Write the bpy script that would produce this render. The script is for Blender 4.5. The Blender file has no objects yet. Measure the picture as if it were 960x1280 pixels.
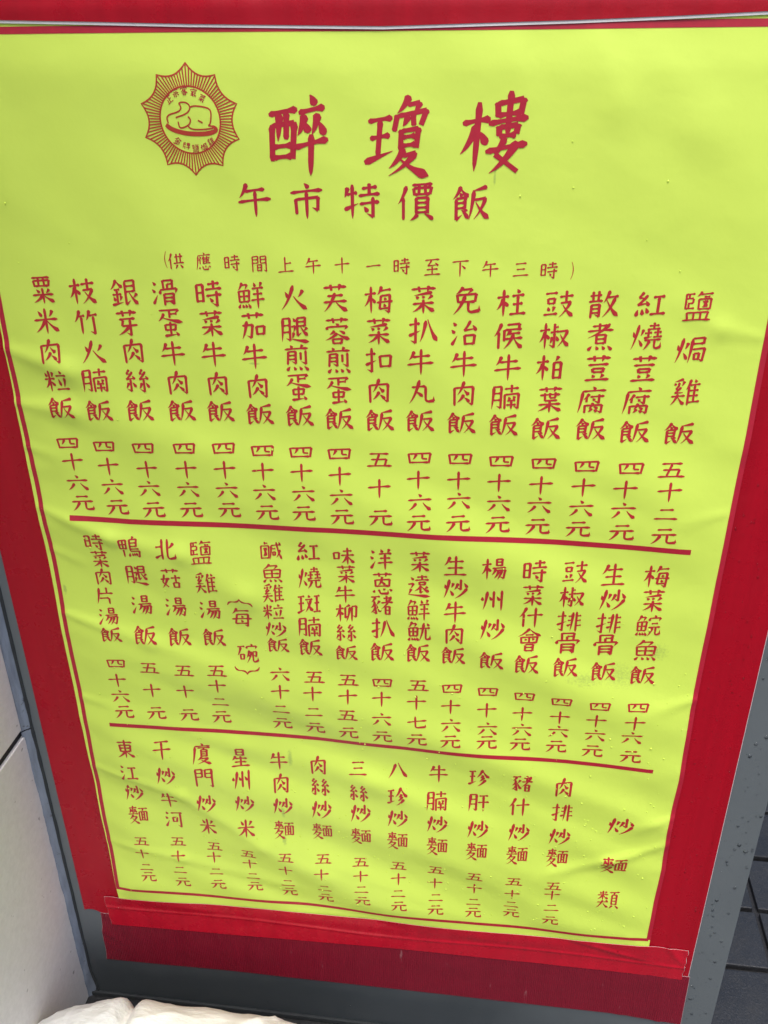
import bpy, bmesh, math, random
from mathutils import Vector, Matrix, noise

random.seed(7)
SC = bpy.context.scene
COL = SC.collection

# ---------------------------------------------------------------- camera
cam_d = bpy.data.cameras.new('camera')
cam = bpy.data.objects.new('camera', cam_d)
COL.objects.link(cam)
U = (0.99209221, 0.05172539, -0.11435704)
N = (0.12531187, -0.45953360, 0.87927573)
D = (0.00707002, 0.88665289, 0.46238151)
right = Vector((U[0], N[0], -D[0])).normalized()
back = -Vector((U[2], N[2], -D[2])).normalized()
up = back.cross(right).normalized()
right = up.cross(back)
cam.matrix_world = Matrix(((right.x, up.x, back.x, 0.0),
                           (right.y, up.y, back.y, -0.9001),
                           (right.z, up.z, back.z, 1.4091),
                           (0, 0, 0, 1)))
cam_d.sensor_fit = 'VERTICAL'
cam_d.sensor_height = 36.0
cam_d.lens = 1130.0 / 1280.0 * 36.0
cam_d.clip_start = 0.01
cam_d.clip_end = 500.0
SC.camera = cam

# ---------------------------------------------------------------- daylight
SUN_EL, SUN_AZ = math.radians(66), math.radians(184)      # azimuth clockwise from +Y
world = bpy.data.worlds.new('World')
SC.world = world
world.use_nodes = True
wt = world.node_tree
wt.nodes.clear()
wo = wt.nodes.new('ShaderNodeOutputWorld')
wb = wt.nodes.new('ShaderNodeBackground')
ws = wt.nodes.new('ShaderNodeTexSky')
ws.sky_type = 'NISHITA'
ws.sun_disc = False
ws.sun_elevation = SUN_EL
ws.sun_rotation = SUN_AZ
ws.air_density = 1.0
ws.dust_density = 4.0
ws.ozone_density = 1.0
wb.inputs['Strength'].default_value = 0.10
wt.links.new(ws.outputs[0], wb.inputs['Color'])
wt.links.new(wb.outputs[0], wo.inputs['Surface'])

sun_d = bpy.data.lights.new('sun', 'SUN')
sun_d.energy = 1.5
sun_d.angle = math.radians(36)
sun_d.color = (1.0, 0.99, 0.975)
sun = bpy.data.objects.new('sun', sun_d)
COL.objects.link(sun)
sdir = Vector((math.sin(SUN_AZ) * math.cos(SUN_EL), math.cos(SUN_AZ) * math.cos(SUN_EL), math.sin(SUN_EL)))
sun.rotation_euler = sdir.to_track_quat('Z', 'Y').to_euler()
sun.location = (1.5, -2, 3)

SC.view_settings.view_transform = 'Standard'
SC.view_settings.look = 'None'
SC.view_settings.exposure = 1.12
SC.view_settings.gamma = 1.0
SC.render.film_transparent = False

# ---------------------------------------------------------------- materials
class NT:
    def __init__(s, name):
        s.m = bpy.data.materials.new(name); s.m.use_nodes = True
        s.t = s.m.node_tree; s.t.nodes.clear()
        s.out = s.t.nodes.new('ShaderNodeOutputMaterial')
        s.b = s.t.nodes.new('ShaderNodeBsdfPrincipled')
        s.t.links.new(s.b.outputs[0], s.out.inputs[0])
        tc = s.t.nodes.new('ShaderNodeTexCoord'); s.co = tc.outputs['Object']
    def n(s, typ, **kw):
        nd = s.t.nodes.new(typ)
        for k, v in kw.items():
            if k in nd.inputs: 
                if hasattr(v, 'node'): s.t.links.new(v, nd.inputs[k])
                else: nd.inputs[k].default_value = v
            else: setattr(nd, k, v)
        return nd
    def link(s, a, b): s.t.links.new(a, b)
    def map(s, scale=(1, 1, 1), rot=(0, 0, 0), loc=(0, 0, 0)):
        m = s.n('ShaderNodeMapping'); s.link(s.co, m.inputs['Vector'])
        m.inputs['Scale'].default_value = scale; m.inputs['Rotation'].default_value = rot; m.inputs['Location'].default_value = loc
        return m.outputs[0]
    def noise(s, scale, detail=4, rough=.5, vec=None):
        nd = s.n('ShaderNodeTexNoise'); nd.inputs['Scale'].default_value = scale
        nd.inputs['Detail'].default_value = detail; nd.inputs['Roughness'].default_value = rough
        s.link(vec if vec is not None else s.co, nd.inputs['Vector']); return nd.outputs['Fac']
    def ramp(s, fac, stops):
        r = s.n('ShaderNodeValToRGB'); s.link(fac, r.inputs[0])
        e = r.color_ramp.elements
        while len(e) > len(stops): e.remove(e[-1])
        while len(e) < len(stops): e.new(1)
        for el, (p, c) in zip(e, stops):
            el.position = p; el.color = c if len(c) == 4 else (*c, 1)
        return r.outputs[0]
    def mix(s, fac, a, b, mode='MIX'):
        m = s.n('ShaderNodeMix'); m.data_type = 'RGBA'; m.blend_type = mode
        for sock, v in ((m.inputs[0], fac), (m.inputs[6], a), (m.inputs[7], b)):
            if hasattr(v, 'node'): s.link(v, sock)
            elif isinstance(v, (int, float)): sock.default_value = v
            else: sock.default_value = (*v, 1) if len(v) == 3 else v
        return m.outputs[2]
    def math(s, op, a, b=0.0):
        m = s.n('ShaderNodeMath'); m.operation = op
        for sock, v in ((m.inputs[0], a), (m.inputs[1], b)):
            if hasattr(v, 'node'): s.link(v, sock)
            else: sock.default_value = v
        return m.outputs[0]
    def bump(s, h, strength, dist, prev=None):
        b = s.n('ShaderNodeBump'); b.inputs['Strength'].default_value = strength; b.inputs['Distance'].default_value = dist
        s.link(h, b.inputs['Height'])
        if prev is not None: s.link(prev, b.inputs['Normal'])
        return b.outputs[0]
    def fin(s, color=None, rough=None, normal=None, **kw):
        for nm, v in (('Base Color', color), ('Roughness', rough), ('Normal', normal)):
            if v is None: continue
            if hasattr(v, 'node'): s.link(v, s.b.inputs[nm])
            elif nm == 'Base Color': s.b.inputs[nm].default_value = (*v, 1)
            else: s.b.inputs[nm].default_value = v
        for k, v in kw.items():
            s.b.inputs[k.replace('_', ' ')].default_value = v
        return s.m

def weave(t, sx, strength, dist):
    w1 = t.n('ShaderNodeTexWave', wave_type='BANDS', bands_direction='X'); w1.inputs['Scale'].default_value = sx
    w1.inputs['Distortion'].default_value = .6; t.link(t.co, w1.inputs['Vector'])
    w2 = t.n('ShaderNodeTexWave', wave_type='BANDS', bands_direction='Z'); w2.inputs['Scale'].default_value = sx
    w2.inputs['Distortion'].default_value = .6; t.link(t.co, w2.inputs['Vector'])
    a = t.math('ADD', w1.outputs['Fac'], w2.outputs['Fac'])
    return t.bump(a, strength, dist)

SHEET_RGB = (0.61, 0.78, 0.105)
def spot(t, x, z, rx, rz, nscale, thr=.5):
    """blotchy stain centred at board position x, z (object space = board space)"""
    m = t.map(scale=(1 / rx, 0, 1 / rz), loc=(-(x + .135) / rx, 0, -(z - .245) / rz))
    l = t.n('ShaderNodeVectorMath', operation='LENGTH'); t.link(m, l.inputs[0])
    fall = t.ramp(l.outputs['Value'], [(0.0, (1, 1, 1)), (1.0, (0, 0, 0))])
    nz = t.noise(nscale, 6, .75)
    k = t.math('MULTIPLY', fall, nz)
    return t.ramp(k, [(thr * .55, (0, 0, 0)), (thr, (1, 1, 1))])

def mat_sheet():
    t = NT('yellow_green_vinyl')
    big = t.noise(3.0, 3, .5)
    c = t.mix(big, tuple(v * .97 for v in SHEET_RGB), tuple(min(1, v * 1.03) for v in SHEET_RGB))
    # mildew and scuffs
    dirt = None
    for (x, z, rx, rz, ns, th) in SPOTS:
        s = spot(t, x, z, rx, rz, ns, th)
        dirt = s if dirt is None else t.math('MAXIMUM', dirt, s)
    c = t.mix(t.math('MULTIPLY', dirt, .42), c, (0.16, 0.25, 0.08))
    sp = t.noise(95, 2, .5)
    spk = t.ramp(sp, [(0.80, (0, 0, 0)), (0.83, (1, 1, 1))])
    w = weave(t, 420, .10, .0003)
    f = t.noise(420, 2, .6)
    w = t.bump(f, .10, .0005, w)
    f2 = t.noise(38, 3, .55)
    w = t.bump(f2, .12, .004, w)
    r = t.ramp(t.noise(22, 4, .6), [(.3, (.42,) * 3), (.7, (.56,) * 3)])
    return t.fin(c, r, w, IOR=1.45)
def mat_print(name, rgb):
    t = NT(name)
    n1 = t.noise(160, 3, .6)
    c = t.mix(n1, tuple(v * .85 for v in rgb), tuple(min(1, v * 1.15) for v in rgb))
    return t.fin(c, .5, weave(t, 420, .08, .0003))
def mat_tape(name, rgb, rough=.33, rib=0, streak=.25, spec=.5, grain=.15):
    t = NT(name)
    st = t.ramp(t.noise(1.0, 3, .55, t.map(scale=(55, 55, 1.6))), [(.35, (0, 0, 0)), (.65, (1, 1, 1))])
    bl = t.noise(9, 4, .6)
    c = t.mix(t.math('MULTIPLY', st, streak * 2), tuple(v * 1.15 for v in rgb), tuple(v * .62 for v in rgb))
    c = t.mix(t.math('MULTIPLY', bl, .35), c, tuple(v * .8 for v in rgb))
    nb = t.bump(t.noise(26, 4, .6), grain, .004)
    nb = t.bump(t.noise(500, 2, .6), .12, .0004, nb)
    if rib:
        w1 = t.n('ShaderNodeTexWave', wave_type='BANDS', bands_direction='X'); w1.inputs['Scale'].default_value = rib
        w1.inputs['Distortion'].default_value = .4; w1.inputs['Detail Scale'].default_value = 2
        t.link(t.co, w1.inputs['Vector'])
        nb = t.bump(w1.outputs['Fac'], .5, .0012, nb)
        c = t.mix(t.math('MULTIPLY', w1.outputs['Fac'], .35), c, tuple(v * .55 for v in rgb))
        scr = t.ramp(t.noise(1, 5, .7, t.map(scale=(45, 45, 12), rot=(0, .5, 0))), [(.66, (0, 0, 0)), (.75, (1, 1, 1))])
        c = t.mix(t.math('MULTIPLY', scr, .35), c, (.55, .38, .38))
    r = t.ramp(t.noise(30, 5, .65), [(.3, (rough - .07,) * 3), (.7, (rough + .12,) * 3)])
    return t.fin(c, r, nb, Specular_IOR_Level=spec)
def mat_metal():
    t = NT('grey_painted_metal')
    n1 = t.noise(6, 5, .6); n2 = t.noise(1, 5, .65, t.map(scale=(30, 30, 5)))
    c = t.mix(n1, (.098, .113, .120), (.128, .145, .153))
    c = t.mix(t.math('MULTIPLY', n2, .35), c, (.095, .105, .105))
    pit = t.ramp(t.noise(120, 2, .5), [(.80, (0, 0, 0)), (.83, (1, 1, 1))])
    c = t.mix(t.math('MULTIPLY', pit, .6), c, (.04, .045, .05))
    # colour darkens unevenly towards the foot of the board, most on the wall side
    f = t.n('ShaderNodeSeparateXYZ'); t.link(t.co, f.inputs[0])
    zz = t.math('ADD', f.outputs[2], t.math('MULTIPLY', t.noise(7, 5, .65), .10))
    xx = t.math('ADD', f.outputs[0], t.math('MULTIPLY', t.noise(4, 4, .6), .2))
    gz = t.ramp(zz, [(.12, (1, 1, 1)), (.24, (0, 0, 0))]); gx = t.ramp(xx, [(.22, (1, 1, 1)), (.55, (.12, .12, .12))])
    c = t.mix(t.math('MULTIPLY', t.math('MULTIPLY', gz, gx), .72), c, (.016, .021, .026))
    b = t.bump(t.noise(60, 4, .6), .08, .002)
    r = t.ramp(t.noise(18, 5, .6), [(.3, (.30,) * 3), (.7, (.45,) * 3)])
    return t.fin(c, r, b)
def mat_stone():
    t = NT('beige_stone')
    n1 = t.noise(5, 6, .65); n2 = t.noise(110, 4, .7); n3 = t.noise(420, 2, .7)
    c = t.mix(n1, (.66, .63, .605), (.74, .715, .70))
    c = t.mix(t.ramp(n2, [(.35, (0, 0, 0)), (.75, (.3, .3, .3))]), c, (.42, .39, .37))
    pit = t.ramp(t.noise(75, 2, .5), [(.735, (0, 0, 0)), (.76, (1, 1, 1))])
    c = t.mix(t.math('MULTIPLY', pit, .6), c, (.12, .09, .08))
    b = t.bump(n2, .08, .0015); b = t.bump(n3, .2, .0005, b)
    return t.fin(c, .62, b)
def mat_sealant():
    t = NT('blue_grey_sealant')
    n = t.noise(1, 5, .65, t.map(scale=(160, 160, 26)))
    c = t.mix(n, (.09, .105, .13), (.24, .28, .35))
    dk = t.ramp(t.noise(60, 4, .6), [(.62, (0, 0, 0)), (.7, (1, 1, 1))])
    c = t.mix(t.math('MULTIPLY', dk, .8), c, (.03, .035, .04))
    return t.fin(c, .5, t.bump(n, .5, .002))
def mat_black():
    t = NT('grimy_black_rubber')
    n = t.noise(40, 5, .7)
    return t.fin(t.mix(n, (.008, .010, .012), (.03, .035, .038)), .85, t.bump(n, .6, .004))
def mat_tile(name, a, b_):
    t = NT(name)
    oi = t.n('ShaderNodeObjectInfo')
    n1 = t.noise(14, 5, .65); n2 = t.noise(260, 3, .75)
    c = t.mix(n1, a, b_)
    c = t.mix(t.math('MULTIPLY', oi.outputs['Random'], .5), c, tuple(v * .7 for v in a))
    g = t.ramp(n2, [(.55, (0, 0, 0)), (.72, (1, 1, 1))])
    c = t.mix(t.math('MULTIPLY', g, .3), c, (.08, .085, .10))
    b = t.bump(n2, .5, .0025); b = t.bump(n1, .25, .006, b)
    r = t.ramp(t.noise(20, 5, .7), [(.35, (.28,) * 3), (.68, (.60,) * 3)])
    return t.fin(c, r, b)
def mat_joint():
    t = NT('dark_wet_joint'); n = t.noise(80, 4, .7)
    return t.fin(t.mix(n, (.006, .006, .008), (.016, .017, .02)), .7, t.bump(n, .5, .003))
def mat_bag():
    t = NT('white_woven_plastic')
    n = t.noise(7, 5, .6)
    c = t.mix(n, (.88, .89, .90), (.83, .835, .83))
    cream = t.ramp(t.map(), [(0, (0, 0, 0)), (1, (1, 1, 1))])
    f = t.n('ShaderNodeSeparateXYZ'); t.link(t.co, f.inputs[0])
    k = t.ramp(t.math('ADD', t.math('MULTIPLY', f.outputs[0], 6), .75), [(.0, (0, 0, 0)), (.35, (1, 1, 1))])
    c = t.mix(t.math('MULTIPLY', k, .8), c, (.87, .845, .80))
    b = t.bump(t.noise(1, 6, .6, t.map(scale=(14, 30, 30), rot=(.3, .2, .6))), .5, .012)
    b = t.bump(t.noise(140, 4, .6), .2, .001, b)
    m = t.fin(c, .42, b)
    return m
def mat_water(name='rain_water', ro=.04):
    t = NT(name)
    fr = t.n('ShaderNodeFresnel'); fr.inputs['IOR'].default_value = 1.36 if ro < .1 else 1.5
    tr = t.n('ShaderNodeBsdfTransparent'); gl = t.n('ShaderNodeBsdfGlossy'); gl.inputs['Roughness'].default_value = ro
    tr.inputs['Color'].default_value = (.97, .97, .97, 1)
    mx = t.n('ShaderNodeMixShader'); t.link(fr.outputs[0], mx.inputs[0]); t.link(tr.outputs[0], mx.inputs[1]); t.link(gl.outputs[0], mx.inputs[2])
    t.link(mx.outputs[0], t.out.inputs[0]); return t.m
def mat_film():
    # rain beads so thin that the vinyl's own colour shows straight through them
    t = NT('rain_film_on_vinyl'); return t.fin(SHEET_RGB, .12, None, IOR=1.36)
def mat_white(name='white_vinyl_edge', rgb=(.60, .50, .50)):
    t = NT(name); n = t.noise(300, 3, .7)
    return t.fin(t.mix(n, tuple(v * .75 for v in rgb), rgb), .5)

# board space mildew spots : x, z, radius x, radius z, noise scale, threshold
SPOTS = [(-.246, .559, .007, .030, 260, .40), (-.260, .462, .006, .022, 270, .42), (-.261, .408, .006, .016, 290, .38),
         (.125, .727, .060, .030, 330, .56), (.205, .773, .034, .034, 330, .56), (.165, .735, .075, .055, 380, .60),
         (-.519, .805, .004, .014, 240, .34), (-.253, 1.108, .012, .0025, 170, .36),
         (-.01, 1.297, .0025, .020, 180, .40)]
M = dict(sheet=mat_sheet(), red=mat_print('red_printing_ink', (.44, .018, .024)),
         redmain=mat_print('crimson_printing_ink', (.41, .010, .030)),
         tape=mat_tape('dark_red_vinyl_tape', (.34, .003, .013), .28, streak=.16, spec=.28),
         tape2=mat_tape('scarlet_vinyl_tape', (.42, .006, .020), .24, streak=.15, grain=.18, spec=.38),
         ribbed=mat_tape('maroon_ribbed_tape', (.20, .008, .022), .36, rib=105, streak=.10, grain=.3, spec=.35),
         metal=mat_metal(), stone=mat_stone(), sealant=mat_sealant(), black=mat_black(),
         tile=mat_tile('wet_dark_paving', (.009, .0092, .010), (.021, .0215, .023)), joint=mat_joint(),
         bag=mat_bag(), water=mat_water(), water_soft=mat_film(), emblem=mat_print('orange_red_ink', (.43, .040, .020)), white=mat_white(), white2=mat_white('frayed_pale_edge', (.72, .70, .70)))

# ---------------------------------------------------------------- object helpers
def link(o, parent=None, label=None, cat=None, group=None, kind=None):
    COL.objects.link(o)
    if parent is not None: o.parent = parent
    for k, v in (('label', label), ('category', cat), ('group', group), ('kind', kind)):
        if v: o[k] = v
    return o
def thing(name, loc, label, cat, group=None):
    o = bpy.data.objects.new(name, None); o.empty_display_size = .05
    o.location = loc
    return link(o, None, label, cat, group)
def obj(name, verts, faces, mat, parent=None, smooth=False, **kw):
    """verts are given in world space; the object keeps its parent's origin"""
    base = Vector(parent.location) if parent is not None else Vector((0, 0, 0))
    if parent is not None and parent.parent is not None: base += Vector(parent.parent.location)
    me = bpy.data.meshes.new(name)
    me.from_pydata([(v[0] - base.x, v[1] - base.y, v[2] - base.z) for v in verts], [], faces)
    me.materials.append(mat)
    if smooth: me.polygons.foreach_set('use_smooth', [True] * len(me.polygons))
    me.update()
    return link(bpy.data.objects.new(name, me), parent, **kw)
def box_vf(x0, x1, y0, y1, z0, z1, bev=0.0, seg=2):
    bm = bmesh.new(); bmesh.ops.create_cube(bm, size=1)
    for v in bm.verts: v.co = Vector(((x0 + x1) / 2 + v.co.x * (x1 - x0), (y0 + y1) / 2 + v.co.y * (y1 - y0), (z0 + z1) / 2 + v.co.z * (z1 - z0)))
    if bev: bmesh.ops.bevel(bm, geom=list(bm.edges), offset=bev, segments=seg, affect='EDGES', profile=.6)
    bm.verts.index_update()
    r = [tuple(v.co) for v in bm.verts], [[v.index for v in f.verts] for f in bm.faces]
    bm.free(); return r
def lerp_poly(pts, t):
    if t <= pts[0][0]: return pts[0][1]
    for (a, b), (c, d) in zip(pts, pts[1:]):
        if t <= c: return b + (d - b) * (t - a) / (c - a)
    return pts[-1][1]
def slab(name, P, ns, nt, H, th, mat, parent=None, rim=None, **kw):
    """thin sheet : P(s,t)->(x,z), height H(x,z) in front of the board (towards -y), thickness th"""
    vs, fs, mi = [], [], []
    for j in range(nt + 1):
        for i in range(ns + 1):
            x, z = P(i / ns, j / nt); vs.append((x, -H(x, z), z))
    nf = len(vs); W = ns + 1
    ring = [i for i in range(W)] + [j * W + ns for j in range(1, nt + 1)] + [nt * W + i for i in range(ns - 1, -1, -1)] + [j * W for j in range(nt - 1, 0, -1)]
    for j in range(nt):
        for i in range(ns):
            a = j * W + i; fs.append((a, a + 1, a + W + 1, a + W)); mi.append(0)
    for r in ring: x, y, z = vs[r]; vs.append((x, y + th, z))
    n = len(ring)
    for k in range(n):
        a, b = ring[k], ring[(k + 1) % n]; fs.append((b, a, nf + k, nf + (k + 1) % n)); mi.append(1)
    o = obj(name, vs, fs, mat, parent, smooth=True, **kw)
    o.data.materials.append(rim or mat)
    o.data.polygons.foreach_set('material_index', mi)
    o.data.set_sharp_from_angle(angle=math.radians(50))
    return o

# ---------------------------------------------------------------- wrinkles of the sheet (board space, metres)
def seg_d(px, pz, a, b):
    dx, dz = b[0] - a[0], b[1] - a[1]; L2 = dx * dx + dz * dz
    t = max(0, min(1, ((px - a[0]) * dx + (pz - a[1]) * dz) / L2))
    return math.hypot(px - a[0] - t * dx, pz - a[1] - t * dz), t
# x1 z1 x2 z2 (mm) half-width start, end (mm), height start, end (mm)
FOLDS = [tuple(map(float, l.split())) for l in '''-535 1116 -461 1092 6.0 14.0 2.60 1.80
-461 1092 -427 1075 14.0 22.0 1.80 1.00
-532 1052 -469 1045 5.0 14.5 2.40 1.70
-469 1045 -380 1014 14.5 24.0 1.70 1.00
-529 999 -480 983 5.0 12.0 1.80 0.20
-529 920 -446 886 6.0 10.7 2.00 1.93
-446 886 -359 868 10.7 15.3 1.93 1.87
-359 868 -284 816 15.3 20.0 1.87 1.80
-284 816 -178 766 20.0 22.0 1.80 0.40
-525 863 -445 828 5.0 16.0 1.50 0.40
-523 770 -416 735 5.0 12.5 2.00 1.45
-416 735 -274 684 12.5 20.0 1.45 0.90
-524 637 -443 615 5.0 14.0 1.40 0.20
-477 612 -315 573 14.0 18.0 1.00 1.30
-315 573 -131 529 18.0 22.0 1.30 1.60
-526 514 -403 479 6.0 10.7 1.40 1.53
-403 479 -294 393 10.7 15.3 1.53 1.67
-294 393 -203 344 15.3 20.0 1.67 1.80
-537 373 -418 351 6.0 10.0 1.20 1.30
-418 351 -264 312 10.0 14.0 1.30 1.40
-131 529 54 456 22.0 20.0 1.40 0.40
113 395 185 425 12.0 9.5 1.40 1.60
185 425 264 466 9.5 7.0 1.60 1.80
261 512 180 472 5.0 16.0 1.60 0.30
258 706 197 680 5.0 14.0 1.60 0.30
251 957 191 939 5.0 14.0 0.80 0.20
253 1151 215 1158 5.0 9.5 1.00 0.70
215 1158 174 1180 9.5 14.0 0.70 0.40
74 1408 98 1358 12.0 21.0 0.90 0.80
98 1358 131 1255 21.0 30.0 0.80 0.70
123 1402 173 1338 20.0 26.0 0.70 0.75
173 1338 233 1271 26.0 32.0 0.75 0.80
-0 1403 26 1331 14.0 22.0 0.80 0.40
-429 1058 -316 1005 20.0 23.0 1.20 0.80
-316 1005 -171 973 23.0 26.0 0.80 0.40'''.strip().split('\n')]
def wr(x, z):
    X, Z = x * 1000, z * 1000
    h = 0.0
    for (x1, z1, x2, z2, w1, w2, a1, a2) in FOLDS:
        if X < min(x1, x2) - 90 or X > max(x1, x2) + 90 or Z < min(z1, z2) - 90 or Z > max(z1, z2) + 90: continue
        d, t = seg_d(X, Z, (x1, z1), (x2, z2))
        w = w1 + (w2 - w1) * t; a = a1 + (a2 - a1) * t
        if d < 3 * w: h += a * math.exp(-(d / w) ** 2)
    # soft diagonal waves, stronger to the lower left
    s = X * .42 + Z * .91; q = X * .91 - Z * .42
    n1 = noise.noise(Vector((q / 330 + 3, s / 62, 1.7)))
    n2 = noise.noise(Vector((q / 160 + 9, s / 34, 4.1)))
    low = max(0.0, min(1.0, (1150 - Z) / 500)); 
    h = h * 1.35 + n1 * (1.6 + 5.6 * low) + n2 * (.3 + .7 * low)
    # steeper waves at the upper right
    s2 = X * .86 + Z * .5; q2 = X * .5 - Z * .86
    h += noise.noise(Vector((q2 / 300, s2 / 60, 8.8))) * 1.7 * (1 - low)
    h += noise.noise(Vector((X / 12, Z / 12, 3))) * .05
    for (ex, ez, ea, ew) in ((262, 1032, 3.0, 16), (262, 700, 2.0, 14), (262, 588, 3.5, 15), (262, 497, 3.5, 13), (262, 415, 2.0, 12), (-533, 1100, 3, 14), (-533, 1040, 3.5, 14), (-533, 972, 2.5, 12), (-533, 900, 2.5, 14), (-533, 742, 2.5, 14), (-533, 600, 2.5, 14)):
        if abs(Z - ez) < 45 and abs(X - ex) < 70: h += .55 * ea * math.exp(-((Z - ez) / ew) ** 2 - ((X - ex) / 28) ** 2)
    return h / 1000
BASE = 0.0065
SHEET_L = [(.236, -.5312), (.660, -.5339), (.9006, -.5335), (.954, -.5342), (1.149, -.5319), (1.44, -.532)]
SHEET_R = [(.236, .2595), (.298, .2597), (.35, .2600), (.4167, .2615), (.49, .2592), (.575, .2615), (.69, .2595), (.832, .2608), (.948, .2612), (1.05, .2628), (1.44, .2618)]
def edge_lift(x, z):
    # the sheet relaxes towards the tape near its edges
    e = min(x + .5335, .2615 - x, z - .245, 1.43 - z)
    return max(0.0, min(1.0, e / .05))
def HS(x, z):
    k = edge_lift(x, z); k = k * k * (3 - 2 * k)
    h = BASE * (.55 + .45 * k) + wr(x, z) * (.5 + .5 * k)
    return max(h, .0016)

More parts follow.
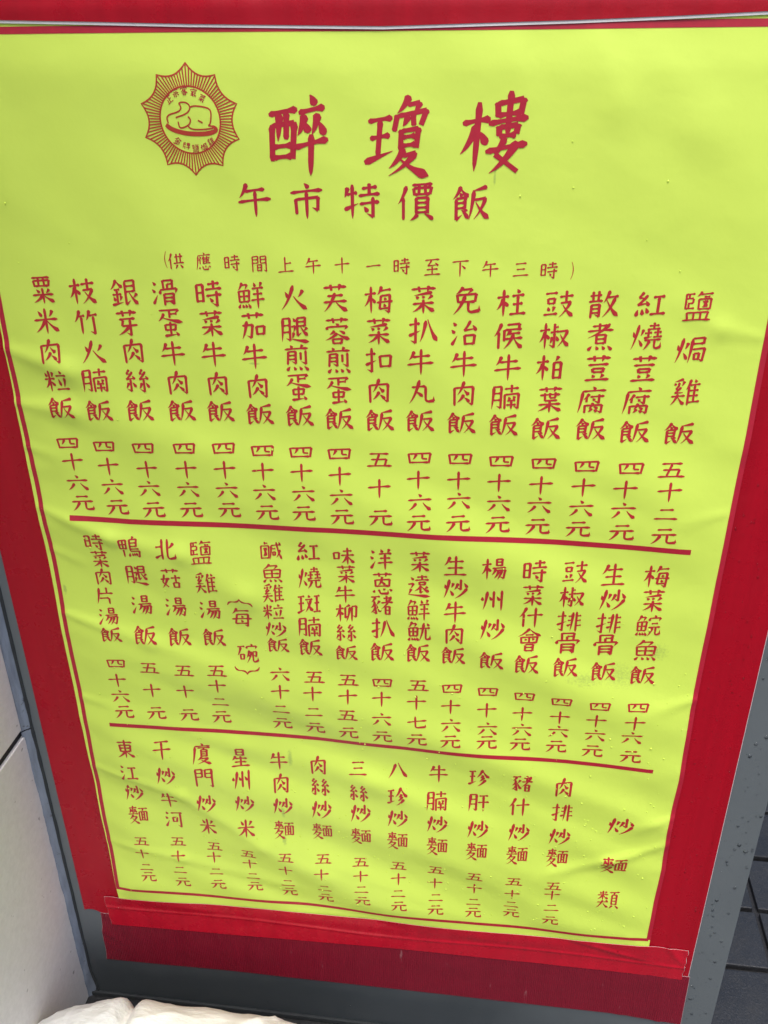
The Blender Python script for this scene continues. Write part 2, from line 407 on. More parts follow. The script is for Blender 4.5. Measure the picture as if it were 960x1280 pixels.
# ---------------------------------------------------------------- brush-written characters, stroke by stroke
# h level, v upright, V needle upright, p left sweep, n right sweep, d dot, t rising tick, z level-then-down, Z same + hook,
# k upright + hook, u down-turn-right + hook, j slanting hook, q level-then-sweep, w upright + tick, l down-then-level,
# c sweep-then-tick, a arc.   @name x0 y0 x1 y1 sets a component into a box.
GL = '''
一|h 8 52 92 47
二|h 25 28 75 25;h 8 80 92 77
三|h 20 20 80 17;h 27 50 73 48;h 6 85 94 82
十|h 6 46 94 40;V 50 5 50 97
口|v 12 15 18 90;z 12 18 88 14 82 85;h 18 82 84 80
日|v 18 6 18 96;z 18 9 84 7 82 95;h 20 48 80 47;h 20 90 80 89
目|v 18 4 18 97;z 18 6 82 5 82 97;h 20 34 80 34;h 20 62 80 62;h 20 90 80 90
田|v 12 12 15 92;z 12 14 88 12 85 90;h 15 50 84 48;v 50 14 50 86;h 15 87 85 86
木|h 8 32 92 28;V 50 4 50 97;p 48 32 8 82;n 52 32 95 82
木L|h 5 30 95 26;V 55 2 55 98;p 53 32 5 72;d 60 42 88 62
火|d 22 28 32 52;p 82 22 66 48;p 50 5 8 94;n 50 45 95 94
火L|d 12 30 24 52;p 88 22 70 46;p 52 5 5 96;d 58 60 88 86
灬|d 22 10 8 80;d 36 15 44 75;d 58 15 68 75;d 78 10 95 85
氵|d 30 8 60 22;d 15 36 48 50;t 20 94 75 58
艹|h 5 50 95 44;v 32 15 36 85;p 70 10 64 85
糸|c 46 2 22 20 52 22;c 68 12 18 44 76 40;d 66 30 82 46;k 50 44 50 96;p 34 58 12 82;d 64 58 88 80
糸L|c 50 3 20 22 55 24;c 78 14 15 48 80 42;d 68 34 88 52;d 20 64 10 88;d 46 62 52 84;d 72 58 88 78
食L|p 50 2 6 36;n 50 8 96 32;d 44 20 56 30;z 24 36 76 33 74 62;h 26 48 72 47;h 26 62 72 61;w 24 36 26 94 60 80;p 82 64 64 74;d 54 66 94 92
反|p 84 4 20 14;p 24 12 2 94;q 26 40 80 36 26 94;n 34 46 98 94
飯|@食L 0 2 46 98;@反 44 4 100 98
四|v 10 20 16 84;z 10 23 90 18 84 80;p 38 24 26 58;l 60 22 60 52 78 54;h 16 78 84 76
六|d 44 4 56 20;h 5 38 95 33;p 36 52 8 92;n 62 50 94 90
元|h 25 16 76 13;h 6 44 94 40;p 38 44 8 92;u 62 42 62 84 94 82
五|h 14 12 84 10;v 50 12 34 86;z 20 48 76 45 70 86;h 4 90 96 88
七|h 6 50 94 36;u 42 8 44 86 90 80
八|p 40 20 6 88;n 52 14 96 88
牛|p 28 10 10 42;h 22 32 84 28;h 4 60 96 54;V 52 3 52 98
肉|v 16 26 18 95;Z 16 28 86 24 84 92;p 52 3 28 54;n 52 34 72 54;p 52 52 28 82;d 54 64 74 82
少|k 50 4 50 56;p 30 24 4 56;d 72 22 96 46;p 94 48 10 98
炒|@火L 0 5 46 98;@少 42 4 100 98
麥L|h 15 14 85 12;V 50 2 50 46;p 32 18 18 40;d 32 22 42 34;p 70 18 58 38;d 68 24 82 38;h 5 46 95 44;p 48 48 10 74;q 40 60 80 58 10 98;n 36 68 100 98
面|h 4 8 96 6;p 50 8 42 26;v 12 28 14 96;z 12 30 88 28 86 94;v 38 30 38 88;v 62 30 62 88;h 40 50 60 50;h 40 70 60 70;h 14 90 86 90
麵|@麥L 0 4 54 98;@面 50 14 98 84
米|d 24 12 36 34;p 78 10 64 34;h 6 46 94 43;V 50 3 50 97;p 47 47 8 90;n 53 47 95 88
米L|d 18 14 30 34;p 86 10 72 34;h 4 44 96 40;V 52 3 52 98;p 50 46 6 82;d 56 52 88 74
立|d 44 4 58 18;h 12 28 90 25;d 28 42 38 74;p 74 36 60 80;h 4 90 96 87
粒|@米L 0 5 46 96;@立 44 5 100 95
覀|h 8 10 92 8;v 14 34 18 94;z 14 36 88 33 82 90;v 38 10 36 90;v 62 10 64 88;h 18 88 82 87
粟|@覀 10 2 90 40;@米 5 40 95 100
竹|p 28 5 6 48;h 22 28 46 25;V 32 30 30 94;p 66 5 50 42;h 62 26 94 22;k 78 28 78 94
支|h 8 24 94 20;v 50 2 50 44;q 16 46 80 42 10 96;n 30 52 98 94
枝|@木L 0 2 46 98;@支 42 3 100 98
月L|p 20 5 4 96;Z 20 8 88 6 86 92;h 24 34 80 33;h 22 60 80 59
南|h 10 18 90 15;v 50 2 50 32;v 12 38 14 96;Z 12 40 90 36 88 94;d 34 48 42 60;p 68 46 60 60;h 28 64 74 62;h 24 80 78 79;V 51 64 51 96
腩|@月L 0 4 38 98;@南 38 2 100 98
金|p 50 2 4 38;n 50 6 96 32;h 28 40 72 38;h 14 58 84 56;v 50 40 50 90;d 22 66 32 82;p 80 62 68 80;t 6 96 96 86
艮|z 14 8 80 5 78 48;h 16 27 76 26;h 16 48 76 46;w 14 8 14 96 48 80;p 92 54 66 70;n 40 50 98 96
銀|@金 0 3 48 98;@艮 48 4 100 98
牙|h 18 12 84 8;l 34 14 28 46 92 42;k 62 10 62 96;p 58 46 10 92
芽|@艹 8 0 92 32;@牙 5 30 95 100
絲|@糸 0 4 50 94;@糸 50 4 100 98
骨|v 24 5 26 36;z 24 7 74 5 72 34;h 46 20 72 19;v 46 20 46 36;d 10 38 4 56;q 8 40 94 36 84 54;v 26 54 26 98;Z 26 56 76 54 74 94;h 28 70 72 69;h 28 83 72 82
滑|@氵 0 5 32 96;@骨 30 2 100 98
疋|q 10 8 86 4 72 26;v 50 8 50 58;h 52 32 80 30;p 28 26 4 78;n 22 56 100 88
虫|v 20 20 22 60;z 20 22 80 20 76 56;h 22 56 78 54;v 50 2 50 88;t 12 94 84 84;d 78 70 92 96
蛋|@疋 4 0 98 54;@虫 18 44 84 100
寺|h 18 16 84 13;v 50 2 50 32;h 4 35 96 32;h 8 58 94 54;k 66 40 66 96;d 26 66 42 82
時|@日 2 12 36 82;@寺 36 2 100 98
采|p 82 2 16 14;d 22 18 32 30;d 46 16 52 28;p 82 14 66 32;@木 4 30 96 100
菜|@艹 6 0 94 28;@采 5 24 95 100
魚|p 40 2 10 30;q 38 12 74 10 58 28;v 14 32 18 74;z 14 34 88 31 84 72;h 18 53 82 52;v 50 34 50 72;h 18 73 84 72;@灬 4 78 98 100
羊|d 24 4 34 20;p 76 2 64 20;h 12 26 90 23;h 18 46 82 44;h 4 68 96 64;V 50 26 50 99
鮮|@魚 0 2 50 98;@羊 48 2 100 98
力|Z 10 28 84 24 70 92;p 44 4 6 96
加|@力 0 0 56 100;@口 56 25 98 85
茄|@艹 6 0 94 30;@加 6 30 96 100
辶|d 14 8 26 22;q 4 40 26 36 14 60;p 16 60 6 82;n 4 84 98 96
腿|@月L 0 4 36 98;@辶 34 2 100 100;@艮 52 4 96 76
前|d 26 2 34 16;p 74 0 64 16;h 4 22 96 18;v 18 32 14 96;Z 18 34 46 32 46 92;h 20 52 44 51;h 20 70 44 69;v 66 36 66 74;k 86 28 86 96
煎|@前 4 0 96 76;@灬 6 78 96 100
夫|h 20 20 80 17;h 6 50 94 46;p 50 4 8 96;n 52 50 96 95
芙|@艹 6 0 94 30;@夫 4 30 96 100
宀|d 44 0 56 30;d 12 36 6 80;q 12 44 92 36 80 80
容|@宀 4 0 96 36;p 40 34 20 52;d 58 34 80 50;p 50 44 4 78;n 50 48 98 76;@口 26 68 74 100
蓉|@艹 6 0 94 26;@容 4 24 96 100
每|p 32 2 8 32;h 24 18 88 14;v 30 34 20 84;Z 30 36 82 33 76 96;h 4 60 98 56;d 50 42 56 52;d 46 64 54 76;h 20 82 80 80
梅|@木L 0 2 44 98;@每 42 2 100 98
扌|h 6 28 90 24;k 56 2 56 96;t 4 68 94 50
扣|@扌 0 2 42 98;@口 46 24 98 84
扒|@扌 0 2 44 98;p 60 16 40 90;n 66 12 100 90
丸|p 44 4 8 94;h 16 32 66 28;u 66 28 66 86 96 84;d 30 48 56 68
免|p 38 2 14 26;q 34 12 68 10 54 24;v 18 28 22 56;z 18 30 82 27 78 54;h 22 54 78 53;p 46 30 6 96;u 56 54 56 88 94 84
台|c 54 4 20 40 76 34;d 66 20 86 42;@口 14 50 88 98
治|@氵 0 4 34 96;@台 36 2 98 98
主|d 44 2 58 16;h 16 26 86 22;h 22 56 80 53;v 50 24 50 90;h 4 92 98 89
柱|@木L 0 2 44 98;@主 42 2 100 96
亻|p 80 4 6 52;v 54 36 54 98
候|@亻 0 2 32 98;v 36 28 36 70;z 44 12 86 9 84 28;h 38 30 94 27;p 56 30 42 50;h 50 44 90 41;h 38 62 98 58;p 68 44 36 96;n 70 62 98 94
豆|h 12 12 90 9;@口 22 26 80 54;d 30 62 38 78;p 72 60 62 80;h 4 92 96 88
豉|@豆 0 4 50 92;@支 48 3 100 98
尗|v 48 2 48 34;h 50 18 86 15;h 10 36 92 32;k 50 36 50 94;p 30 52 10 78;d 68 50 88 70
又|q 6 20 86 16 4 94;n 22 34 100 92
椒|@木L 0 2 38 98;@尗 34 4 68 96;@又 62 20 100 92
白|p 54 2 36 22;@日 14 22 86 98
柏|@木L 0 2 46 98;@白 48 6 98 96
世|h 4 34 96 28;v 50 10 50 60;v 74 4 74 60;h 50 62 76 60;l 26 8 28 90 84 86
葉|@艹 6 0 94 26;@世 12 22 88 58;@木 4 54 96 100
散L|h 10 20 86 17;v 30 4 32 40;v 66 2 64 38;h 4 40 94 37;v 24 50 22 98;Z 24 52 76 50 76 94;h 26 66 74 65;h 26 80 74 79
攵|p 40 2 8 44;h 32 26 94 22;p 76 26 6 96;n 26 36 100 94
散|@散L 0 3 50 98;@攵 46 3 100 98
者|h 20 16 76 13;v 46 2 46 34;h 4 38 96 34;p 82 6 6 68;@日 28 52 78 98
煮|@者 4 0 96 76;@灬 6 78 96 100
荳|@艹 6 0 94 30;@豆 6 30 94 98
广|d 48 0 58 12;h 14 18 94 14;p 16 18 2 98
腐|@广 0 0 100 100;p 38 26 20 48;v 30 40 30 58;h 42 38 90 35;k 72 28 72 62;d 50 44 58 52;v 26 68 26 98;Z 26 70 84 68 82 97;p 54 60 40 82;d 56 74 70 84;p 50 80 38 94;d 56 86 68 94
工|h 18 18 86 15;v 52 18 50 82;h 4 86 96 83
紅|@糸L 0 2 48 98;@工 46 8 100 92
堯|h 26 12 78 10;v 52 0 52 22;h 18 24 86 22;h 6 38 44 36;v 26 26 26 50;t 4 56 46 50;h 54 36 94 34;v 74 24 74 50;h 52 52 98 50;h 8 64 94 61;p 36 64 6 98;u 62 62 62 92 96 88
燒|@火L 0 4 42 98;@堯 38 2 100 98
臣|v 16 4 16 96;h 16 8 86 6;h 18 34 78 32;v 78 34 76 60;h 18 62 78 60;v 42 8 42 32;v 42 62 42 92;h 18 92 90 90
鹵|v 50 0 50 16;h 50 10 80 8;v 10 22 12 96;z 10 24 90 22 88 94;h 12 92 88 91;p 66 32 34 80;d 34 34 68 78;d 48 32 52 42;d 48 70 52 80
皿|v 14 14 18 80;z 14 16 88 12 82 80;v 38 16 38 82;v 62 16 62 82;h 2 90 98 87
鹽|@臣 4 4 42 60;p 58 0 44 16;h 54 10 94 7;@鹵 46 14 94 62;@皿 4 64 96 98
局|z 18 8 84 5 82 28;h 18 28 82 26;p 18 8 2 98;Z 22 48 92 44 84 92;@口 30 58 68 90
焗|@火L 0 4 44 98;@局 42 4 98 98
奚|p 74 0 20 10;d 20 14 28 24;d 44 12 50 22;p 80 8 66 26;c 50 22 30 38 58 38;c 64 30 26 52 78 50;h 6 66 94 63;p 50 56 8 98;n 50 68 94 96
隹|p 30 2 4 40;v 22 28 22 98;d 54 2 64 14;h 24 24 92 20;v 58 22 58 86;h 24 44 84 42;h 24 64 84 62;h 22 88 98 84
雞|@奚 0 2 52 98;@隹 48 2 100 98
酉|h 4 14 98 8;v 14 32 16 98;z 14 34 88 31 84 96;p 38 12 34 62;v 62 11 62 60;h 18 72 82 71;h 18 92 82 91
卒|d 44 0 60 14;h 12 22 88 17;p 30 24 10 50;d 30 34 42 48;p 68 24 52 50;d 70 34 88 52;h 0 66 100 58;V 50 50 50 104
醉|@酉 0 8 52 84;@卒 46 -4 104 102
王L|h 8 12 92 8;h 16 46 86 42;v 50 10 46 82;t 0 94 98 74
瓊|@王L -4 18 44 86;p 66 -4 48 18;q 64 8 84 6 74 20;v 48 20 44 42;z 48 22 96 17 88 36;p 66 22 58 36;v 74 20 76 36;v 56 40 56 68;z 56 42 84 40 82 66;h 58 51 80 50;h 58 62 80 61;p 62 66 38 92;q 60 76 82 73 38 102;n 56 80 106 106
婁|v 20 8 24 28;z 20 10 82 6 78 26;h 22 26 80 24;v 50 -6 50 50;h 2 36 98 31;v 28 40 30 54;z 28 42 74 40 72 52;h 30 54 72 53;c 46 56 24 78 84 104;p 76 62 14 104;h 0 74 102 66
樓|@木L -6 4 44 100;@婁 38 0 104 98
午|p 30 6 8 44;h 24 28 80 24;h 4 56 96 51;V 52 28 52 98
市|d 44 2 56 16;h 6 26 94 22;v 20 42 22 84;Z 20 44 82 40 80 76;V 50 24 50 98
牛L|p 26 10 6 38;h 20 30 88 26;t 4 72 94 56;V 56 3 56 98
特|@牛L 0 2 42 98;@寺 38 2 100 98
價|@亻 0 2 30 98;@覀 34 2 98 34;@目 42 36 90 82;p 54 82 34 98;d 72 82 96 98
共|h 16 26 88 23;v 34 6 36 62;v 68 4 66 62;h 4 64 98 60;p 38 72 18 96;d 62 72 86 94
供|@亻 0 2 32 98;@共 32 4 100 98
心|d 12 36 6 74;u 30 30 36 84 76 86;d 50 18 60 40;d 80 24 94 50
應|@广 4 0 98 100;@亻 20 22 38 66;@隹 36 20 92 66;@心 20 68 94 100
門|v 8 6 8 98;z 8 8 42 6 42 46;h 10 26 40 25;h 10 46 40 45;v 58 6 58 46;Z 58 8 92 6 92 96;h 60 26 90 25;h 60 46 90 45
間|@門 2 2 98 98;@日 32 52 68 92
上|v 46 6 46 88;h 48 44 82 40;h 4 90 96 86
下|h 4 14 96 10;V 48 14 48 98;d 56 34 78 54
至|h 10 12 90 9;c 46 12 24 42 72 38;d 64 26 84 44;h 18 64 82 61;v 50 46 50 90;h 4 93 96 90
(|a 86 2 50 50 86 98
)|a 14 2 50 50 14 98
︷|a 0 92 4 52 24 52;a 18 52 46 56 50 16;a 50 16 54 56 82 52;a 76 52 96 52 100 92
︸|a 0 8 4 48 24 48;a 18 48 46 44 50 84;a 50 84 54 44 82 48;a 76 48 96 48 100 8
片|p 24 8 8 96;v 60 4 60 38;h 24 40 90 36;h 22 66 68 63;V 68 64 68 98
昜|@日 24 2 78 36;h 6 46 96 42;p 30 48 4 76;Z 26 56 92 52 82 92;p 50 56 20 92;p 70 54 42 96
湯|@氵 0 4 34 96;@昜 32 2 100 98
鳥|p 50 0 36 12;v 20 12 20 66;z 20 14 74 12 72 44;h 22 28 70 27;h 22 43 70 42;h 20 56 90 54;Z 20 67 92 65 86 94;d 14 76 6 94;d 32 76 36 90;d 48 75 53 88;d 64 74 70 86
鴨|@田 4 10 44 62;V 24 60 24 96;@鳥 44 2 100 98
北|v 36 6 36 92;h 8 38 34 36;t 4 86 38 68;p 86 22 62 44;u 60 6 60 86 96 80
女L|c 46 4 22 58 76 90;p 74 26 10 98;h 4 38 96 32
古|h 6 26 94 22;v 50 2 50 52;@口 18 50 84 98
菇|@艹 6 0 94 28;@女L 2 28 48 98;@古 48 30 98 98
咸|h 14 22 96 18;p 16 22 2 96;h 24 40 50 38;@口 24 52 50 78;j 58 2 94 92;p 86 44 54 86;d 76 4 88 14
鹹|@鹵 2 4 46 94;@咸 44 2 100 98
文|d 44 4 56 18;h 10 28 90 25;p 70 28 10 90;n 30 34 92 86
王|h 12 12 88 9;h 18 46 82 43;v 50 10 50 88;h 2 90 98 87
斑|@王L 0 8 34 94;@文 30 6 70 94;@王 68 6 100 92
未|h 20 22 80 19;h 6 46 94 42;V 50 2 50 98;p 48 48 8 88;n 52 48 96 86
味|@口 2 24 34 72;@未 34 2 100 98
卯|p 44 4 10 18;w 12 18 12 78 42 60;p 46 16 20 98;Z 60 14 94 10 90 74;V 60 14 60 98
柳|@木L 0 2 40 98;@卯 38 4 100 98
洋|@氵 0 4 34 96;@羊 32 2 100 98
蔥|@艹 6 0 94 26;p 50 22 42 34;v 20 34 22 66;Z 20 36 80 33 78 64;p 48 36 32 60;d 44 42 62 58;h 22 64 78 63;@心 8 68 96 100
豕|h 10 10 90 7;p 50 10 14 34;k 38 28 56 92;p 44 42 8 62;p 52 58 8 86;p 86 26 60 44;n 56 44 98 82
豬|@豕 0 4 48 98;@者 46 4 100 96
袁|h 18 12 82 9;v 50 0 50 26;h 6 29 94 26;@口 26 36 76 58;p 46 60 4 86;w 40 72 40 98 60 88;n 46 62 96 94;p 84 64 64 76
遠|@辶 2 4 100 100;@袁 30 2 96 82
尤|h 6 34 94 29;p 44 4 6 96;u 58 34 58 88 96 84;d 68 6 84 20
魷|@魚 0 2 50 98;@尤 48 4 100 98
生|p 28 8 6 48;h 24 32 84 28;h 18 60 82 57;v 52 4 52 92;h 4 92 96 89
楊|@木L 0 2 42 98;@昜 40 2 100 98
州|p 26 10 10 94;v 52 8 52 84;V 84 4 84 98;d 6 36 6 54;d 34 34 44 52;d 64 32 76 52
什|@亻 0 2 38 98;h 34 44 98 38;V 68 6 68 98
會|p 50 0 4 36;n 50 4 98 34;h 34 30 68 28;v 16 38 18 66;z 16 40 84 38 80 64;v 50 40 50 62;d 32 46 38 54;p 68 44 62 54;h 18 64 82 63;@日 26 68 76 100
非|p 40 6 28 96;h 10 26 38 24;h 8 46 36 44;t 4 72 38 62;v 64 4 64 98;h 66 24 94 21;h 66 46 94 43;h 66 70 98 67
排|@扌 0 2 42 98;@非 40 2 100 98
完|@宀 4 0 96 34;h 28 40 74 38;h 8 58 94 55;p 38 58 6 98;u 62 56 62 90 96 86
鯇|@魚 0 2 48 98;@完 46 2 100 98
江|@氵 0 4 36 96;@工 34 8 100 92
東|h 10 18 90 15;v 22 30 24 66;z 22 32 80 29 76 64;h 24 48 76 46;h 24 64 76 63;V 50 2 50 98;p 47 64 6 94;n 53 64 96 92
干|h 14 14 86 10;h 4 50 96 45;V 50 12 50 98
可|h 4 14 98 10;@口 12 34 58 70;k 80 12 80 96
河|@氵 0 4 34 96;@可 34 4 100 98
夏|h 10 8 92 6;p 50 6 44 18;@目 22 16 80 58;p 36 58 8 76;q 34 68 78 65 8 98;n 30 74 98 98
廈|@广 0 0 98 100;@夏 20 18 98 98
星|@日 22 2 78 42;p 26 44 8 66;h 24 58 84 55;h 20 75 80 73;v 52 44 52 92;h 4 94 96 91
珍R|p 48 2 6 50;n 48 8 98 50;p 54 34 32 52;p 60 46 26 72;p 72 60 14 98
珍|@王L 0 8 38 92;@珍R 36 2 100 98
肝|@月L 0 4 42 98;@干 42 4 100 98
頁|h 10 8 92 6;p 50 8 42 20;@目 20 18 80 78;p 38 80 14 98;d 60 80 90 98
類|@米 0 0 50 50;h 4 62 50 59;p 26 50 2 96;n 28 66 50 92;d 38 50 46 58;@頁 48 3 98 98
石|h 6 12 90 9;p 44 12 4 64;@口 30 50 84 92
宛|@宀 4 0 96 32;p 30 34 6 74;q 28 44 48 42 8 98;d 22 56 34 66;Z 58 42 88 40 84 66;u 58 42 58 92 98 86
碗|@石 0 8 42 92;@宛 40 2 100 98
正|h 10 12 90 9;v 52 12 52 88;h 54 46 84 44;v 26 42 26 88;h 4 91 96 88
宗|@宀 2 0 98 36;h 26 42 74 40;h 8 60 92 57;k 50 60 50 98;p 30 70 12 90;d 66 70 88 88
客|@宀 2 0 98 34;p 44 26 10 58;q 38 36 74 34 6 76;n 32 44 98 72;@口 28 70 74 100
家|@宀 4 0 96 36;@豕 10 32 92 100
牌|@片 0 4 42 98;@田 50 8 94 52;h 44 70 100 67;V 76 52 76 98
'''
GD = dict(l.split('|', 1) for l in GL.strip().split('\n'))
def strokes(name, box=(0, 0, 100, 100), out=None):
    if out is None: out = []
    x0, y0, x1, y1 = box
    for s in GD[name].split(';'):
        f = s.split()
        if f[0][0] == '@':
            b = list(map(float, f[1:]))
            strokes(f[0][1:], (x0 + b[0] * (x1 - x0) / 100, y0 + b[1] * (y1 - y0) / 100, x0 + b[2] * (x1 - x0) / 100, y0 + b[3] * (y1 - y0) / 100), out)
        else:
            q = list(map(float, f[1:]))
            out.append((f[0], [(x0 + q[i] * (x1 - x0) / 100, y0 + q[i + 1] * (y1 - y0) / 100) for i in range(0, len(q), 2)]))
    return out
def bez(a, b, c, n):
    return [((1 - t) ** 2 * a[0] + 2 * t * (1 - t) * b[0] + t * t * c[0], (1 - t) ** 2 * a[1] + 2 * t * (1 - t) * b[1] + t * t * c[1]) for t in [i / n for i in range(n + 1)]]
def prof(stops, n):
    r = []
    for i in range(n + 1):
        t = i / n
        for (a, b), (c, d) in zip(stops, stops[1:]):
            if t <= c + 1e-9: r.append(b + (d - b) * (t - a) / (c - a)); break
    return r
P_H = [(0, .45), (.08, 1.05), (.28, .64), (.7, .66), (.88, 1.2), (.95, 1.25), (1, .45)]
P_HN = [(0, .55), (.07, 1.0), (.25, .72), (1, .9)]
P_V = [(0, .6), (.06, 1.25), (.2, .98), (.85, .95), (.95, 1.1), (1, .6)]
P_VN = [(0, .6), (.06, 1.25), (.2, 1.0), (.7, .95), (.92, .6), (1, .08)]
P_P = [(0, .6), (.1, 1.45), (.3, 1.1), (.7, .68), (1, .08)]
P_N = [(0, .3), (.15, .5), (.5, .95), (.78, 1.75), (.85, 1.65), (1, .12)]
P_D = [(0, .15), (.4, .9), (.75, 1.4), (.93, 1.1), (1, .4)]
P_T = [(0, .7), (.12, 1.3), (.5, .8), (1, .08)]
P_K = [(0, 1.1), (.4, .7), (1, .06)]
def prims(kind, p):
    """-> list of (points, width profile)"""
    A = p[0]; B = p[1]
    L = math.hypot(B[0] - A[0], B[1] - A[1])
    straight = lambda a, b, n: [(a[0] + (b[0] - a[0]) * i / n, a[1] + (b[1] - a[1]) * i / n) for i in range(n + 1)]
    n = 9
    if kind == 'h':
        m = ((A[0] + B[0]) / 2, (A[1] + B[1]) / 2 - L * .03)
        return [(bez(A, m, B, n), prof(P_H, n))]
    if kind == 'v': return [(straight(A, B, n), prof(P_V, n))]
    if kind == 'V': return [(straight(A, B, n), prof(P_VN, n))]
    if kind == 'p':
        dx, dy = B[0] - A[0], B[1] - A[1]
        if abs(dy) > .5 * abs(dx): c = (A[0] + .36 * dx, A[1] + .66 * dy)
        else: c = (A[0] + .5 * dx, A[1] + .6 * dy)
        return [(bez(A, c, B, n), prof(P_P, n))]
    if kind == 'n':
        dx, dy = B[0] - A[0], B[1] - A[1]
        return [(bez(A, (A[0] + .42 * dx, A[1] + .66 * dy), B, 12), prof(P_N, 12))]
    if kind == 'd':
        dx, dy = B[0] - A[0], B[1] - A[1]
        return [(bez(A, (A[0] + .55 * dx, A[1] + .35 * dy), B, 7), prof(P_D, 7))]
    if kind == 't': return [(straight(A, B, 7), prof(P_T, 7))]
    if kind == 'a': return [(bez(A, B, p[2], 8), prof([(0, .35), (.5, .8), (1, .35)], 8))]
    if kind in 'zZ':
        r = [(straight(A, B, 7), prof(P_HN, 7)), (straight((B[0], B[1] - 1.5), p[2], 8), prof([(0, .7), (.08, 1.4), (.25, 1.0), (1, .95)], 8))]
        if kind == 'Z': r.append((straight((p[2][0] + 1, p[2][1] - .5), (p[2][0] - 15, p[2][1] - 9), 4), prof(P_K, 4)))
        return r
    if kind == 'k':
        return [(straight(A, B, 8), prof([(0, .6), (.07, 1.25), (.2, 1.0), (1, 1.0)], 8)), (straight((B[0] + 1, B[1] - 1), (B[0] - 17, B[1] - 11), 4), prof(P_K, 4))]
    if kind == 'u':
        C = p[2]; r_ = min(12, abs(C[0] - B[0]) * .4, abs(B[1] - A[1]) * .4)
        pts = straight(A, (B[0], B[1] - r_), 5) + bez((B[0], B[1] - r_), (B[0] + .5, B[1]), (B[0] + r_, B[1] + .8), 5)[1:] + straight((B[0] + r_, B[1] + .8), C, 5)[1:]
        return [(pts, prof([(0, .6), (.08, 1.15), (.3, .85), (.6, .9), (.9, 1.3), (1, 1.2)], len(pts) - 1)),
                (straight((C[0] - 1, C[1] + 1), (C[0] - 1, C[1] - 17), 4), prof(P_K, 4))]
    if kind == 'j':
        return [(bez(A, (A[0] + 4, A[1] + .55 * (B[1] - A[1])), B, 11), prof([(0, .5), (.1, 1.2), (.5, .95), (1, 1.15)], 11)),
                (straight((B[0] - 1, B[1]), (B[0] + 1, B[1] - 18), 4), prof(P_K, 4))]
    if kind == 'q':
        C = p[2]; dx, dy = C[0] - B[0], C[1] - B[1]
        return [(straight(A, B, 6), prof(P_HN, 6)), (bez((B[0], B[1] - 1), (B[0] + .36 * dx, B[1] + .62 * dy), C, 9), prof([(0, .7), (.08, 1.35), (.3, 1.0), (1, .08)], 9))]
    if kind == 'w':
        return [(straight(A, B, 8), prof([(0, .6), (.07, 1.2), (.2, 1), (1, 1.05)], 8)), (straight((B[0] - 1, B[1]), p[2], 5), prof(P_K, 5))]
    if kind == 'l':
        return [(straight(A, B, 6), prof([(0, .6), (.1, 1.2), (.3, .95), (1, .9)], 6)), (straight(B, p[2], 6), prof([(0, .8), (.8, .8), (.94, 1.15), (1, .6)], 6))]
    if kind == 'c':
        dx, dy = B[0] - A[0], B[1] - A[1]
        return [(bez(A, (A[0] + .45 * dx, A[1] + .6 * dy), B, 6), prof([(0, .7), (.12, 1.15), (.5, .85), (1, .75)], 6)), (straight(B, p[2], 6), prof([(0, .9), (.3, .75), (1, .75 if p[2][1] > B[1] + 8 else .35)], 6))]
    raise ValueError(kind)
LIFT = .00022
def ribbon(pts, ws, vs, fs, lift):
    """pts board metres (x,z), ws full widths in metres"""
    n = len(pts); base = len(vs)
    for i, (x, z) in enumerate(pts):
        a = pts[max(0, i - 1)]; b = pts[min(n - 1, i + 1)]
        dx, dz = b[0] - a[0], b[1] - a[1]; L = math.hypot(dx, dz) or 1
        nx, nz = -dz / L, dx / L; w = ws[i] / 2
        y = -HS(x, z) - lift
        vs.append((x + nx * w, -HS(x + nx * w, z + nz * w) - lift, z + nz * w)); vs.append((x - nx * w, -HS(x - nx * w, z - nz * w) - lift, z - nz * w))
    for i in range(n - 1):
        a = base + 2 * i; fs.append((a, a + 2, a + 3, a + 1))
def glyph(ch, cx, cz, w, h, weight, vs, fs, rot=0, jit=.3, slant=0):
    weight *= .93; w *= 1.05; h *= 1.04
    """character centred at (cx,cz), em box w x h, all metres"""
    em = (w + h) / 2; k = 0
    st = strokes(ch); dens = 1.0 if len(st) < 11 else (.9 if len(st) < 16 else (.80 if len(st) < 19 else .70))
    ca, sa = math.cos(rot), math.sin(rot)
    for kind, p in st:
        jx, jy = random.uniform(-jit, jit), random.uniform(-jit, jit)
        for pts, pr in prims(kind, p):
            q = []
            for (x, y) in pts:
                gx = (x + jx - 50) / 100 * w; gz = -(y + jy - 50) / 100 * h
                gx += slant * gz; gz += .065 * gx * h / w
                q.append((cx + gx * ca - gz * sa, cz + gx * sa + gz * ca))
            ribbon(q, [max(a, .1) * weight * em * dens for a in pr], vs, fs, LIFT + k * .000014)
            k += 1

# ================================================================ the setting
ground = obj('ground', [(-30, -30, -.012), (30, -30, -.012), (30, 30, -.012), (-30, 30, -.012)], [(0, 1, 2, 3)], M['joint'], kind='structure')
tile_me = None
TX, TY = .24, .1222
tv, tf = box_vf(-TX / 2 + .0045, TX / 2 - .0045, -TY / 2 + .0045, TY / 2 - .0045, -.03, 0, .0022, 2)
for i in range(-6, 8):
    for j in range(-8, 12):
        x = .522 + TX * (i + .5); y = .4215 - TY * (j - 4 + .5) + .0
        if x > 1.9: continue
        if x < -.75 : continue
        if tile_me is None:
            t0 = obj('paving_tile', tv, tf, M['tile'], ground); tile_me = t0.data; o = t0
        else:
            o = link(bpy.data.objects.new('paving_tile', tile_me), ground)
        o.location = (x, y, random.uniform(-.0018, .0002))
        o.rotation_euler = (random.uniform(-.006, .006), random.uniform(-.004, .004), random.uniform(-.004, .004))

